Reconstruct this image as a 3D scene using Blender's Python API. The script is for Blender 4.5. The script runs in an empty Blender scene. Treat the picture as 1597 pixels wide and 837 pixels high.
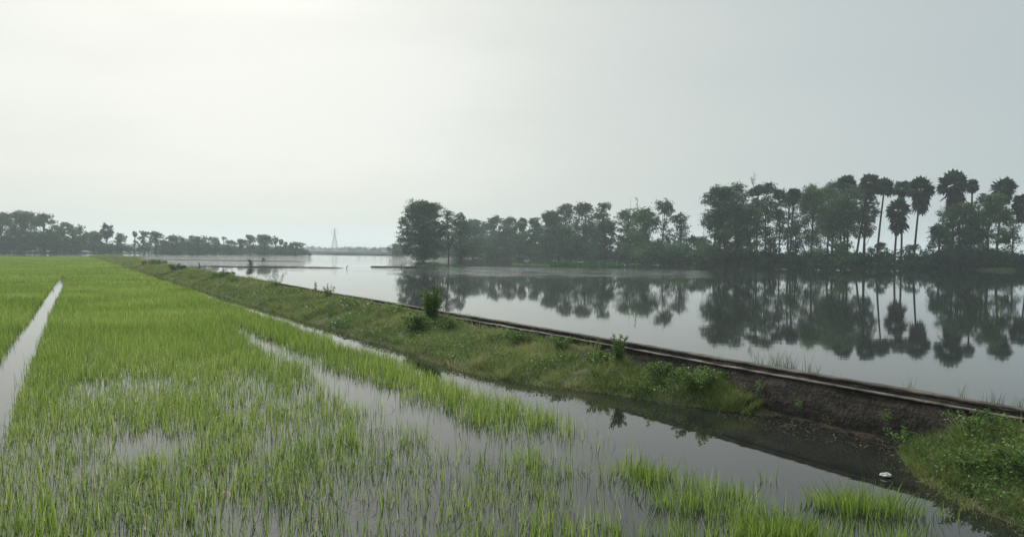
import bpy, math
import numpy as np
from math import radians as RAD
from mathutils import Vector, Matrix

sc = bpy.context.scene
COL = sc.collection
# ------------------------------------------------------------------ camera
F = 1597 * 26 / 36.0
PITCH, ROLL, CAMH = 1.37, 0.6, 3.0
cam_d = bpy.data.cameras.new("camera"); cam_d.lens = 26; cam_d.sensor_width = 36
cam_d.clip_start = 0.1; cam_d.clip_end = 8000
cam = bpy.data.objects.new("camera", cam_d); COL.objects.link(cam)
CR = Matrix.Rotation(RAD(90 - PITCH), 3, 'X') @ Matrix.Rotation(RAD(ROLL), 3, 'Z')
M4 = CR.to_4x4(); M4.translation = Vector((0, 0, CAMH)); cam.matrix_world = M4
sc.camera = cam
sc.render.resolution_x = 1024; sc.render.resolution_y = 536
# ------------------------------------------------------------------ world and sun
SUN_EL, SUN_AZ = 36.0, -24.0            # azimuth from +Y towards +X
w = bpy.data.worlds.new("World"); sc.world = w; w.use_nodes = True
nt = w.node_tree; N = nt.nodes; L = nt.links; N.clear()
def nd(nodes, t, **k):
    n = nodes.new(t)
    for a, v in k.items(): setattr(n, a, v)
    return n
sky = nd(N, 'ShaderNodeTexSky', sky_type='NISHITA', sun_disc=False)
sky.sun_elevation = RAD(SUN_EL); sky.sun_rotation = RAD(SUN_AZ)
sky.dust_density = 4.0; sky.air_density = 1.0; sky.altitude = 0
tc = nd(N, 'ShaderNodeTexCoord')
sund = Vector((math.sin(RAD(SUN_AZ)) * math.cos(RAD(SUN_EL)), math.cos(RAD(SUN_AZ)) * math.cos(RAD(SUN_EL)), math.sin(RAD(SUN_EL))))
glowd = Vector((math.sin(RAD(-23)) * math.cos(RAD(19)), math.cos(RAD(-23)) * math.cos(RAD(19)), math.sin(RAD(19))))
dot = nd(N, 'ShaderNodeVectorMath', operation='DOT_PRODUCT'); dot.inputs[1].default_value = glowd
L.new(tc.outputs['Generated'], dot.inputs[0])
mr = nd(N, 'ShaderNodeMapRange'); mr.inputs[1].default_value = 0.55; mr.inputs[2].default_value = 1.0
L.new(dot.outputs['Value'], mr.inputs[0])
# soft uneven overcast
mp = nd(N, 'ShaderNodeMapping'); mp.inputs['Scale'].default_value = (1.0, 1.0, 3.4)
L.new(tc.outputs['Generated'], mp.inputs[0])
nz = nd(N, 'ShaderNodeTexNoise'); nz.inputs['Scale'].default_value = 1.8; nz.inputs['Detail'].default_value = 4; nz.inputs['Roughness'].default_value = 0.5
L.new(mp.outputs[0], nz.inputs['Vector'])
nadd = nd(N, 'ShaderNodeMath', operation='MULTIPLY_ADD'); nadd.inputs[1].default_value = 0.52; nadd.inputs[2].default_value = -0.26
L.new(nz.outputs['Fac'], nadd.inputs[0])
add = nd(N, 'ShaderNodeMath', operation='ADD'); L.new(mr.outputs[0], add.inputs[0]); L.new(nadd.outputs[0], add.inputs[1])
cr = nd(N, 'ShaderNodeValToRGB'); cr.color_ramp.interpolation = 'B_SPLINE'
e = cr.color_ramp.elements
e[0].position = 0.0; e[0].color = (0.44, 0.50, 0.515, 1)
e[1].position = 1.0; e[1].color = (0.80, 0.82, 0.78, 1)
m = e.new(0.46); m.color = (0.51, 0.555, 0.55, 1)
m = e.new(0.80); m.color = (0.62, 0.65, 0.615, 1)
L.new(add.outputs[0], cr.inputs[0])
sc10 = nd(N, 'ShaderNodeVectorMath', operation='SCALE'); sc10.inputs['Scale'].default_value = 10.0
L.new(cr.outputs[0], sc10.inputs[0])
# the bright veil round the hidden sun, above the frame
dot2 = nd(N, 'ShaderNodeVectorMath', operation='DOT_PRODUCT'); dot2.inputs[1].default_value = Vector((math.sin(RAD(-22)) * math.cos(RAD(56)), math.cos(RAD(-22)) * math.cos(RAD(56)), math.sin(RAD(56))))
L.new(tc.outputs['Generated'], dot2.inputs[0])
mr2 = nd(N, 'ShaderNodeMapRange'); mr2.interpolation_type = 'SMOOTHSTEP'; mr2.inputs[1].default_value = 0.76; mr2.inputs[2].default_value = 0.99; mr2.inputs[3].default_value = 10.0; mr2.inputs[4].default_value = 34.0
L.new(dot2.outputs['Value'], mr2.inputs[0]); L.new(mr2.outputs[0], sc10.inputs['Scale'])
mix = nd(N, 'ShaderNodeMix', data_type='RGBA'); mix.inputs['Factor'].default_value = 0.93
L.new(sky.outputs[0], mix.inputs[6]); L.new(sc10.outputs[0], mix.inputs[7])
bg = nd(N, 'ShaderNodeBackground'); bg.inputs['Strength'].default_value = 0.1
L.new(mix.outputs[2], bg.inputs[0])
wo = nd(N, 'ShaderNodeOutputWorld'); L.new(bg.outputs[0], wo.inputs[0])
sl = bpy.data.lights.new("sun", 'SUN'); sl.energy = 3.2; sl.angle = RAD(16); sl.color = (1.0, 0.95, 0.86)
so = bpy.data.objects.new("sun", sl); COL.objects.link(so)
so.rotation_euler = sund.to_track_quat('Z', 'Y').to_euler()
vs = sc.view_settings; vs.view_transform = 'Standard'; vs.look = 'None'; vs.gamma = 1; vs.exposure = 0.12; vs.use_curve_mapping = False
sc.render.engine = 'CYCLES'
sc.cycles.max_bounces = 6; sc.cycles.volume_bounces = 2; sc.cycles.transparent_max_bounces = 8
sc.cycles.caustics_reflective = False

# ------------------------------------------------------------------ helpers
def ray(px, py):
    d = CR @ Vector(((px - 798.5) / F, (418.5 - py) / F, -1)); return d
def G(px, py, z=0.0):
    d = ray(px, py); t = (z - CAMH) / d.z
    return np.array([d.x * t, d.y * t, z])
def hz(px): return 388 + (px - 520) * 0.0105
def at(px, D, py=None):
    if py is None: py = hz(px)
    d = ray(px, py); t = D / d.y
    return d.x * t, D, CAMH + d.z * t
def tag(o, label=None, cat=None, group=None, kind=None):
    if label: o['label'] = label
    if cat: o['category'] = cat
    if group: o['group'] = group
    if kind: o['kind'] = kind
    return o
def empty(name, loc, label, cat, group=None, rz=0):
    o = bpy.data.objects.new(name, None); COL.objects.link(o)
    o.location = loc; o.rotation_euler = (0, 0, rz); o.empty_display_size = 0.3
    return tag(o, label, cat, group)
def mesh(name, V, Q, mat, parent=None, tint=None, smooth=False):
    """V (n,3), Q (m,4) quads -> one mesh object"""
    V = np.asarray(V, dtype=np.float32); Q = np.asarray(Q, dtype=np.int32)
    k = Q.shape[1]
    me = bpy.data.meshes.new(name)
    me.vertices.add(len(V)); me.vertices.foreach_set('co', V.ravel())
    me.loops.add(Q.size); me.loops.foreach_set('vertex_index', Q.ravel())
    me.polygons.add(len(Q)); me.polygons.foreach_set('loop_start', np.arange(len(Q), dtype=np.int32) * k)
    if smooth: me.polygons.foreach_set('use_smooth', np.ones(len(Q), dtype=bool))
    me.update(calc_edges=True)
    if tint is not None:
        a = me.attributes.new('tint', 'FLOAT', 'POINT'); a.data.foreach_set('value', np.asarray(tint, dtype=np.float32))
    me.materials.append(mat)
    o = bpy.data.objects.new(name, me); COL.objects.link(o)
    if parent: o.parent = parent
    return o
class Acc:
    def __init__(s): s.V = []; s.Q = []; s.T = []; s.n = 0
    def add(s, V, Q, T=None):
        V = np.asarray(V, dtype=np.float32).reshape(-1, 3); s.V.append(V); s.Q.append(np.asarray(Q) + s.n)
        s.T.append(np.full(len(V), 0.5) if T is None else np.broadcast_to(T, (len(V),))); s.n += len(V)
    def obj(s, name, mat, parent=None, smooth=False, origin=None):
        V = np.concatenate(s.V)
        if origin is not None: V = V - np.asarray(origin, dtype=np.float32)
        o = mesh(name, V, np.concatenate(s.Q), mat, parent, np.concatenate(s.T), smooth)
        if origin is not None: o.location = origin
        return o
def tube(P, R, n=7):
    P = np.asarray(P, float); R = np.asarray(R, float); V = []; k = len(P)
    T = np.gradient(P, axis=0)
    for i in range(k):
        t = T[i] / (np.linalg.norm(T[i]) + 1e-9)
        a = np.cross(t, [0.31, 0.95, 0.02]) if abs(t[2]) > 0.5 else np.cross(t, [0, 0, 1.0]); a /= np.linalg.norm(a) + 1e-9
        b = np.cross(t, a)
        th = np.arange(n) * 2 * np.pi / n
        V.append(P[i] + R[i] * (np.cos(th)[:, None] * a + np.sin(th)[:, None] * b))
    Q = []
    for i in range(k - 1):
        for j in range(n): Q.append((i * n + j, i * n + (j + 1) % n, (i + 1) * n + (j + 1) % n, (i + 1) * n + j))
    V = np.concatenate(V)
    return V, np.array(Q)
def unit(rng, n):
    v = rng.normal(size=(n, 3)); return v / np.linalg.norm(v, axis=1)[:, None]
def leaves(C, s, rng, flat=0.0, ratio=0.5):
    """one diamond leaf (quad) at each centre"""
    n = len(C); s = np.broadcast_to(s, (n,))[:, None]
    a = unit(rng, n); a[:, 2] *= (1 - flat); a /= np.linalg.norm(a, axis=1)[:, None]
    b = np.cross(a, unit(rng, n)); b /= np.linalg.norm(b, axis=1)[:, None] + 1e-9
    V = np.stack([C - a * s * .5, C + b * s * ratio * .5, C + a * s * .5, C - b * s * ratio * .5], 1).reshape(-1, 3)
    return V, np.arange(n * 4).reshape(-1, 4)
def blades(P, h, wd, az, lean, curv, rng, segs=3, droop=0.0):
    """curved tapering ribbons; returns V,Q"""
    n = len(P); t = np.linspace(0, 1, segs + 1)[None, :]
    d = np.stack([np.cos(az), np.sin(az)], 1)
    fa = rng.uniform(0, np.pi, n); f = np.stack([np.cos(fa), np.sin(fa)], 1)
    h = np.broadcast_to(h, (n,)); wd = np.broadcast_to(wd, (n,)); lean = np.broadcast_to(lean, (n,)); curv = np.broadcast_to(curv, (n,)); droop = np.broadcast_to(droop, (n,))
    off = (lean[:, None] * t + curv[:, None] * t ** 2.2) * h[:, None]
    z = h[:, None] * (t - droop[:, None] * t ** 2.5)
    cx = P[:, 0, None] + d[:, 0, None] * off; cy = P[:, 1, None] + d[:, 1, None] * off; cz = P[:, 2, None] + z
    wv = wd[:, None] * (1 - t ** 1.6 * 0.92) * .5
    A = np.stack([cx - f[:, 0, None] * wv, cy - f[:, 1, None] * wv, cz], -1)
    B = np.stack([cx + f[:, 0, None] * wv, cy + f[:, 1, None] * wv, cz], -1)
    V = np.stack([A, B], 2).reshape(-1, 3)
    base = (np.arange(n) * (segs + 1) * 2)[:, None] + (np.arange(segs) * 2)[None, :]
    Q = np.stack([base, base + 1, base + 3, base + 2], -1).reshape(-1, 4)
    return V, Q
def vnoise(x, y, seed=0):
    """smooth value noise 0..1"""
    x = np.asarray(x, float) + seed * 17.3; y = np.asarray(y, float) + seed * 9.1
    xi = np.floor(x); yi = np.floor(y); fx = x - xi; fy = y - yi
    fx = fx * fx * (3 - 2 * fx); fy = fy * fy * (3 - 2 * fy)
    def h(a, b):
        s = np.sin(a * 127.1 + b * 311.7 + seed) * 43758.5453; return s - np.floor(s)
    return (h(xi, yi) * (1 - fx) + h(xi + 1, yi) * fx) * (1 - fy) + (h(xi, yi + 1) * (1 - fx) + h(xi + 1, yi + 1) * fx) * fy
def seg_dist(X, Y, a, b):
    ax, ay = a; bx, by = b; dx, dy = bx - ax, by - ay
    t = np.clip(((X - ax) * dx + (Y - ay) * dy) / (dx * dx + dy * dy), 0, 1)
    return np.hypot(X - ax - t * dx, Y - ay - t * dy)

# ------------------------------------------------------------------ materials
def newmat(name):
    m = bpy.data.materials.new(name); m.use_nodes = True; m.node_tree.nodes.clear(); return m, m.node_tree.nodes, m.node_tree.links
def leafmat(name, cols, trans=0.35, rough=0.6, big=0.0, spec=0.3):
    m, n, l = newmat(name)
    at_ = nd(n, 'ShaderNodeAttribute', attribute_name='tint')
    ramp = nd(n, 'ShaderNodeValToRGB'); es = ramp.color_ramp.elements
    for i, c in enumerate(cols):
        p = i / (len(cols) - 1)
        if i == 0: es[0].position = 0; es[0].color = (*c, 1)
        elif i == len(cols) - 1: es[-1].position = 1; es[-1].color = (*c, 1)
        else: q = es.new(p); q.color = (*c, 1)
    src = at_.outputs['Fac']
    if big:
        g = nd(n, 'ShaderNodeNewGeometry'); z = nd(n, 'ShaderNodeTexNoise'); z.inputs['Scale'].default_value = big; z.inputs['Detail'].default_value = 3
        l.new(g.outputs['Position'], z.inputs['Vector'])
        ma = nd(n, 'ShaderNodeMath', operation='MULTIPLY_ADD'); amp = 0.55 if name == 'rice_leaf' else 1.2; ma.inputs[1].default_value = amp; ma.inputs[2].default_value = -amp / 2 + (.06 if name == 'rice_leaf' else 0)
        l.new(z.outputs['Fac'], ma.inputs[0])
        ad = nd(n, 'ShaderNodeMath', operation='ADD', use_clamp=True); l.new(ma.outputs[0], ad.inputs[0]); l.new(src, ad.inputs[1]); src = ad.outputs[0]
    l.new(src, ramp.inputs[0])
    p = nd(n, 'ShaderNodeBsdfPrincipled'); p.inputs['Roughness'].default_value = rough; p.inputs['Specular IOR Level'].default_value = spec
    l.new(ramp.outputs[0], p.inputs['Base Color'])
    tr = nd(n, 'ShaderNodeBsdfTranslucent'); l.new(ramp.outputs[0], tr.inputs[0])
    mx = nd(n, 'ShaderNodeMixShader'); mx.inputs[0].default_value = trans
    l.new(p.outputs[0], mx.inputs[1]); l.new(tr.outputs[0], mx.inputs[2])
    o = nd(n, 'ShaderNodeOutputMaterial'); l.new(mx.outputs[0], o.inputs[0])
    return m
def surfmat(name, c1, c2, scale=3.0, c3=None, rough=0.9, bump=0.3, detail=6, dist=0.03, stretch=(1, 1, 1)):
    m, n, l = newmat(name)
    g = nd(n, 'ShaderNodeNewGeometry'); mpp = nd(n, 'ShaderNodeMapping'); mpp.inputs['Scale'].default_value = stretch
    l.new(g.outputs['Position'], mpp.inputs[0])
    z = nd(n, 'ShaderNodeTexNoise'); z.inputs['Scale'].default_value = scale; z.inputs['Detail'].default_value = detail; z.inputs['Roughness'].default_value = 0.62
    l.new(mpp.outputs[0], z.inputs['Vector'])
    r = nd(n, 'ShaderNodeValToRGB'); es = r.color_ramp.elements
    es[0].position = 0.35; es[0].color = (*c1, 1); es[1].position = 0.68; es[1].color = (*c2, 1)
    if c3: q = es.new(0.5); q.color = (*c3, 1)
    l.new(z.outputs['Fac'], r.inputs[0])
    p = nd(n, 'ShaderNodeBsdfPrincipled'); p.inputs['Roughness'].default_value = rough; l.new(r.outputs[0], p.inputs['Base Color'])
    p.inputs['Specular IOR Level'].default_value = 0.25
    if bump:
        z2 = nd(n, 'ShaderNodeTexNoise'); z2.inputs['Scale'].default_value = scale * 5; z2.inputs['Detail'].default_value = 6
        l.new(g.outputs['Position'], z2.inputs['Vector'])
        b = nd(n, 'ShaderNodeBump'); b.inputs['Strength'].default_value = bump; b.inputs['Distance'].default_value = dist
        l.new(z2.outputs['Fac'], b.inputs['Height']); l.new(b.outputs[0], p.inputs['Normal'])
    o = nd(n, 'ShaderNodeOutputMaterial'); l.new(p.outputs[0], o.inputs[0]); return m
def watermat(name, c1, c2, lake):
    m, n, l = newmat(name)
    g = nd(n, 'ShaderNodeNewGeometry')
    z = nd(n, 'ShaderNodeTexNoise'); z.inputs['Scale'].default_value = 0.25; z.inputs['Detail'].default_value = 4
    l.new(g.outputs['Position'], z.inputs['Vector'])
    cm = nd(n, 'ShaderNodeMix', data_type='RGBA'); cm.inputs[6].default_value = (*c1, 1); cm.inputs[7].default_value = (*c2, 1)
    l.new(z.outputs['Fac'], cm.inputs[0])
    p = nd(n, 'ShaderNodeBsdfPrincipled'); l.new(cm.outputs[2], p.inputs['Base Color'])
    p.inputs['Roughness'].default_value = 0.03 if lake else 0.02; p.inputs['IOR'].default_value = 1.5
    w1 = nd(n, 'ShaderNodeTexNoise'); w1.inputs['Scale'].default_value = 1.5 if lake else 5.0; w1.inputs['Detail'].default_value = 3; w1.inputs['Roughness'].default_value = 0.5
    wm = nd(n, 'ShaderNodeMapping'); wm.inputs['Scale'].default_value = (0.45, 1.0, 1) if lake else (1, 1, 1); l.new(g.outputs['Position'], wm.inputs[0])
    l.new(wm.outputs[0], w1.inputs['Vector'])
    b = nd(n, 'ShaderNodeBump'); b.inputs['Distance'].default_value = 0.15 if lake else 0.02
    if lake:
        # wind patches: calm water with a few ruffled areas
        mk = nd(n, 'ShaderNodeTexNoise'); mk.inputs['Scale'].default_value = 0.02; mk.inputs['Detail'].default_value = 4
        mm = nd(n, 'ShaderNodeMapping'); mm.inputs['Scale'].default_value = (0.6, 1.6, 1); l.new(g.outputs['Position'], mm.inputs[0]); l.new(mm.outputs[0], mk.inputs['Vector'])
        r1 = nd(n, 'ShaderNodeMapRange'); r1.inputs[1].default_value = 0.55; r1.inputs[2].default_value = 0.7; r1.inputs[3].default_value = 0.0065; r1.inputs[4].default_value = 0.03
        l.new(mk.outputs['Fac'], r1.inputs[0])
        # ruffled reach in front of the middle grove
        dv = nd(n, 'ShaderNodeVectorMath', operation='SUBTRACT'); dv.inputs[1].default_value = (4, 112, 0); l.new(g.outputs['Position'], dv.inputs[0])
        dm = nd(n, 'ShaderNodeVectorMath', operation='MULTIPLY'); dm.inputs[1].default_value = (1 / 38., 1 / 32., 0); l.new(dv.outputs[0], dm.inputs[0])
        dl = nd(n, 'ShaderNodeVectorMath', operation='LENGTH'); l.new(dm.outputs[0], dl.inputs[0])
        r2 = nd(n, 'ShaderNodeMapRange'); r2.interpolation_type = 'SMOOTHSTEP'; r2.inputs[1].default_value = 1.1; r2.inputs[2].default_value = 0.35; r2.inputs[3].default_value = 0.0; r2.inputs[4].default_value = 1.0
        l.new(dl.outputs['Value'], r2.inputs[0])
        mkk = nd(n, 'ShaderNodeMath', operation='MULTIPLY'); l.new(r2.outputs[0], mkk.inputs[0])
        z3 = nd(n, 'ShaderNodeTexNoise'); z3.inputs['Scale'].default_value = 0.3; z3.inputs['Detail'].default_value = 3; m3 = nd(n, 'ShaderNodeMapping'); m3.inputs['Scale'].default_value = (.4, 1.0, 1); l.new(g.outputs['Position'], m3.inputs[0]); l.new(m3.outputs[0], z3.inputs['Vector'])
        r3 = nd(n, 'ShaderNodeMapRange'); r3.inputs[1].default_value = 0.42; r3.inputs[2].default_value = 0.52; l.new(z3.outputs['Fac'], r3.inputs[0])
        l.new(r3.outputs[0], mkk.inputs[1])
        # open reach in front of the far left treeline, ruffled all over
        ev = nd(n, 'ShaderNodeVectorMath', operation='SUBTRACT'); ev.inputs[1].default_value = (-110, 235, 0); l.new(g.outputs['Position'], ev.inputs[0])
        em = nd(n, 'ShaderNodeVectorMath', operation='MULTIPLY'); em.inputs[1].default_value = (1 / 110., 1 / 125., 0); l.new(ev.outputs[0], em.inputs[0])
        el = nd(n, 'ShaderNodeVectorMath', operation='LENGTH'); l.new(em.outputs[0], el.inputs[0])
        r4 = nd(n, 'ShaderNodeMapRange'); r4.interpolation_type = 'SMOOTHSTEP'; r4.inputs[1].default_value = 1.15; r4.inputs[2].default_value = 0.7; r4.inputs[3].default_value = 0.0; r4.inputs[4].default_value = 0.8
        l.new(el.outputs['Value'], r4.inputs[0])
        s0 = nd(n, 'ShaderNodeMath', operation='ADD'); l.new(mkk.outputs[0], s0.inputs[0]); l.new(r4.outputs[0], s0.inputs[1])
        sm = nd(n, 'ShaderNodeMath', operation='ADD'); l.new(r1.outputs[0], sm.inputs[0]); l.new(s0.outputs[0], sm.inputs[1])
        l.new(sm.outputs[0], b.inputs['Strength'])
    else:
        b.inputs['Strength'].default_value = 0.035
    l.new(w1.outputs['Fac'], b.inputs['Height']); l.new(b.outputs[0], p.inputs['Normal'])
    o = nd(n, 'ShaderNodeOutputMaterial'); l.new(p.outputs[0], o.inputs[0]); return m

M = {}
M['lake'] = watermat('lake_water', (.012, .016, .013), (.02, .022, .017), True)
M['paddy'] = watermat('paddy_water', (.017, .018, .015), (.014, .016, .014), False)
M['mud'] = surfmat('wet_mud', (.035, .028, .02), (.075, .06, .04), 1.5)
M['soil'] = surfmat('bank_soil', (.03, .036, .014), (.075, .06, .03), 1.3, (.05, .058, .02))
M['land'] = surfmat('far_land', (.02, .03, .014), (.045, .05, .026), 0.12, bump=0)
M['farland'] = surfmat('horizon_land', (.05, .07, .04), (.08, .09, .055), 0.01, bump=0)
M['wall'] = surfmat('stained_masonry', (.010, .011, .009), (.07, .055, .042), 3.4, (.028, .024, .019), bump=1.0, detail=12, dist=0.05, stretch=(1, 1, 2.2))
M['coping'] = surfmat('worn_concrete', (.035, .03, .025), (.24, .21, .185), 2.4, (.12, .105, .09), bump=0.6, dist=0.015)
M['rice'] = leafmat('rice_leaf', [(.045, .10, .018), (.14, .24, .034), (.27, .37, .065), (.46, .50, .19)], 0.52, 0.45, big=0.22)
M['grass'] = leafmat('bank_grass', [(.08, .12, .032), (.15, .215, .055), (.24, .30, .09), (.36, .33, .16)], 0.35, 0.6, big=0.5)
M['weed'] = leafmat('weed_leaf', [(.055, .11, .028), (.11, .19, .045), (.19, .28, .075)], 0.45, 0.5)
M['reed'] = leafmat('reed_leaf', [(.05, .085, .03), (.10, .14, .05), (.19, .18, .09)], 0.3, 0.6)
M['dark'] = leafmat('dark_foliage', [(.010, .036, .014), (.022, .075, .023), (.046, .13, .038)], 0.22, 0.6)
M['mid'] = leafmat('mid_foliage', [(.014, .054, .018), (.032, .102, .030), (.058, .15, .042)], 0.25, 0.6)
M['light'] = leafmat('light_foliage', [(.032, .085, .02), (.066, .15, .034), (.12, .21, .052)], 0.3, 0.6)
M['palm'] = leafmat('palm_leaf', [(.016, .042, .022), (.03, .068, .03), (.055, .10, .042)], 0.2, 0.55)
M['skirt'] = leafmat('dead_palm_leaf', [(.028, .024, .018), (.045, .038, .027), (.07, .058, .04)], 0.1, 0.8)
M['bark'] = surfmat('bark', (.03, .027, .022), (.075, .065, .052), 4.0, bump=0.4)
M['palebark'] = surfmat('pale_bark', (.12, .11, .09), (.24, .22, .18), 4.0, bump=0.3)
M['steel'] = surfmat('galvanised_steel', (.16, .17, .18), (.24, .25, .26), 1.0, bump=0, rough=0.6)
M['straw'] = leafmat('dead_stalks', [(.06, .05, .035), (.11, .09, .06), (.18, .15, .1)], 0.2, 0.8)
M['plastic'] = surfmat('white_plastic', (.28, .26, .22), (.72, .72, .69), 22.0, bump=0.3, rough=0.5)

# ------------------------------------------------------------------ ground, water
def quadsheet(name, pts, mat, kind='structure'):
    V = np.array(pts, float); return tag(mesh(name, V, np.array([[0, 1, 2, 3]]), mat), kind=kind)
S = 2600
quadsheet('ground', [(-S, -S, -.6), (S, -S, -.6), (S, S, -.6), (-S, S, -.6)], M['mud'])
quadsheet('lake_water', [(-S + 5, -S + 5, 0), (S - 5, -S + 5, 0), (S - 5, S - 5, 0), (-S + 5, S - 5, 0)], M['lake'])
def wx(D): return 13.43 - 0.615 * D                   # front rim of the wall
WD = np.array([-0.615, 1.0]); WD /= np.linalg.norm(WD); WN = np.array([-WD[1], WD[0]])  # WN points to the rice side
DE = 186.0
quadsheet('paddy_water', [(wx(-12) - 60, -12, .006), (wx(-12), -12, .006), (wx(DE), DE, .006), (wx(DE) - 110, DE, .006)], M['paddy'])

def ribbon(name, line, width, zf, mat, seed=1, back_drop=True, jit=1.0, taper=True):
    """low land: front shoreline polyline [(x,y)], extends 'width' metres behind it, top height zf"""
    P = np.array(line, float); n = 60
    s = np.linspace(0, len(P) - 1, n); X = np.interp(s, np.arange(len(P)), P[:, 0]); Y = np.interp(s, np.arange(len(P)), P[:, 1])
    X = X + 0; Y = Y + (vnoise(s * 3.1, s * 0, seed) - .5) * 2 * jit + (vnoise(s * 9.1, s * 0, seed + 3) - .5) * jit
    dx = np.gradient(X); dy = np.gradient(Y); ln = np.hypot(dx, dy); nx, ny = -dy / ln, dx / ln
    if np.mean(ny) < 0: nx, ny = -nx, -ny
    u = np.array([0, .02, .07, .2, .5, .8, 1.0]); hh = np.array([-.15, .35, .75, 1, 1.05, .9, -.3])
    V = []
    for i in range(n):
        e = 1.0
        if taper: e = max(0.04, min(1, min(i, n - 1 - i) / 5.0)) ** 0.6
        for a, b in zip(u, hh):
            V.append((X[i] + nx[i] * a * width * e, Y[i] + ny[i] * a * width * e, b * zf * (e if b > 0 else 1) * (0.8 + .4 * vnoise(s[i] * 6, a * 8, seed)) if b > 0 else b * .5))
    V = np.array(V); k = len(u); Q = []
    for i in range(n - 1):
        for j in range(k - 1): Q.append((i * k + j, (i + 1) * k + j, (i + 1) * k + j + 1, i * k + j + 1))
    return tag(mesh(name, V, np.array(Q), mat, smooth=True), kind='structure')

def gp(px, D):
    x, y, _ = at(px, D); return (x, y)
left_shore = [gp(-260, 250), gp(-60, 285), gp(60, 300), gp(200, 318), gp(330, 335), gp(430, 350), gp(470, 360), gp(520, 372)]
mid_shore = [gp(604, 372), gp(660, 345), gp(720, 318), gp(800, 284), gp(900, 240), gp(1000, 205), gp(1060, 192), gp(1130, 182)]
right_shore = [gp(1100, 168), gp(1200, 165), gp(1350, 166), gp(1480, 162), gp(1600, 157), gp(1800, 150), gp(2100, 140)]
ribbon('left_shore', left_shore, 60, .5, M['land'], 2)
ribbon('middle_shore', mid_shore, 60, .45, M['land'], 5, jit=1.5)
ribbon('right_shore', right_shore, 45, .6, M['land'], 7)
ribbon('pond_bank', [gp(478, 400), gp(520, 395), gp(560, 392), gp(596, 385), gp(640, 380)], 5, .7, M['land'], 9, jit=.6)
ribbon('pond_bank', [gp(470, 640), gp(520, 640), gp(570, 640), gp(640, 640)], 10, 1.0, M['land'], 10, jit=.6)
ribbon('pond_bank', [gp(603, 385), gp(612, 450), gp(618, 520)], 8, .8, M['land'], 11, jit=.6)
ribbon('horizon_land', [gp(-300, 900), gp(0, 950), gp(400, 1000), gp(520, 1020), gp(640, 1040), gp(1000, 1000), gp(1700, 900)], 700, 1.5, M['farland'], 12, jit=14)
ribbon('field_bund', [(wx(190) - 110, 190), (wx(190) - 50, 188.5), (wx(188) - 6, 188), (wx(188), 188)], 5, .14, M['soil'], 13, jit=.4, taper=False)
ribbon('mud_bar', [gp(246, 176), gp(300, 172), gp(380, 170), gp(472, 168)], 2.4, .14, M['mud'], 14, jit=.5)
ribbon('mud_bar', [gp(309, 118), gp(380, 116), gp(450, 117), gp(535, 116)], 1.3, .12, M['mud'], 15, jit=.4)
ribbon('mud_bar', [gp(592, 124), gp(605, 123), gp(632, 123.5)], 4, .16, M['soil'], 16, jit=.5)

# ------------------------------------------------------------------ masonry wall with stepped ledges
def profile_strip(name, prof, mat, parent, d0, d1, n, seed, wob=.017, zsag=.02):
    """sweep a closed profile [(offset towards rice side, z)] along the wall line"""
    V = []; k = len(prof); Ds = np.linspace(d0, d1, n)
    for i, D in enumerate(Ds):
        c = np.array([wx(D), D]); sag = (vnoise(D * .18, 0, seed + 40) - .5) * zsag * 2
        for j, (o, z) in enumerate(prof):
            jj = (vnoise(D * 2.7, j * 3.3, seed) - .5) * wob * 2 + (vnoise(D * 9.7, j * 5.3, seed) - .5) * wob
            q = c + WN * (o + jj); V.append((q[0], q[1], z + sag + (jj * .7 if z > 0 else 0)))
    Q = []
    for i in range(n - 1):
        for j in range(k): Q.append((i * k + j, i * k + (j + 1) % k, (i + 1) * k + (j + 1) % k, (i + 1) * k + j))
    V += [V[0], V[0]]
    ob = mesh(name, np.array(V), np.array(Q), mat, parent)
    return ob
wall = empty('retaining_wall', (wx(30), 30, 0), 'long dark stained masonry retaining wall with stepped ledges between the paddy ditch and the lake', 'wall')
parts = [
    ('wall_core', [(-.30, -.5), (.0, -.5), (.0, .70), (-.13, .70), (-.13, .79), (-.30, .79)], 'wall', 2.0, 200, 700),
    ('back_coping', [(-.315, .793), (-.125, .793), (-.12, .83), (-.32, .83)], 'coping_dark', 2.0, 200, 700),
    ('front_ledge', [(-.127, .703), (.012, .703), (.018, .728), (-.127, .732)], 'coping', 2.0, 200, 700),
    ('lower_ledge', [(.003, -.5), (.09, -.5), (.075, .50), (.003, .52)], 'wall', 2.0, 40, 200),
    ('footing', [(.09, -.5), (.24, -.5), (.20, .045), (.09, .075)], 'wall', 2.0, 40, 200),
]
M['coping_dark'] = surfmat('weathered_coping', (.03, .026, .022), (.15, .13, .11), 3.0, (.07, .06, .05), bump=0.6, dist=0.015)
for nm, pr, mt, d0, d1, n in parts:
    o = profile_strip(nm, pr, M[mt], wall, d0, d1, n, hash(nm) % 7 if False else len(nm))
    o.location = -wall.location

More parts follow.
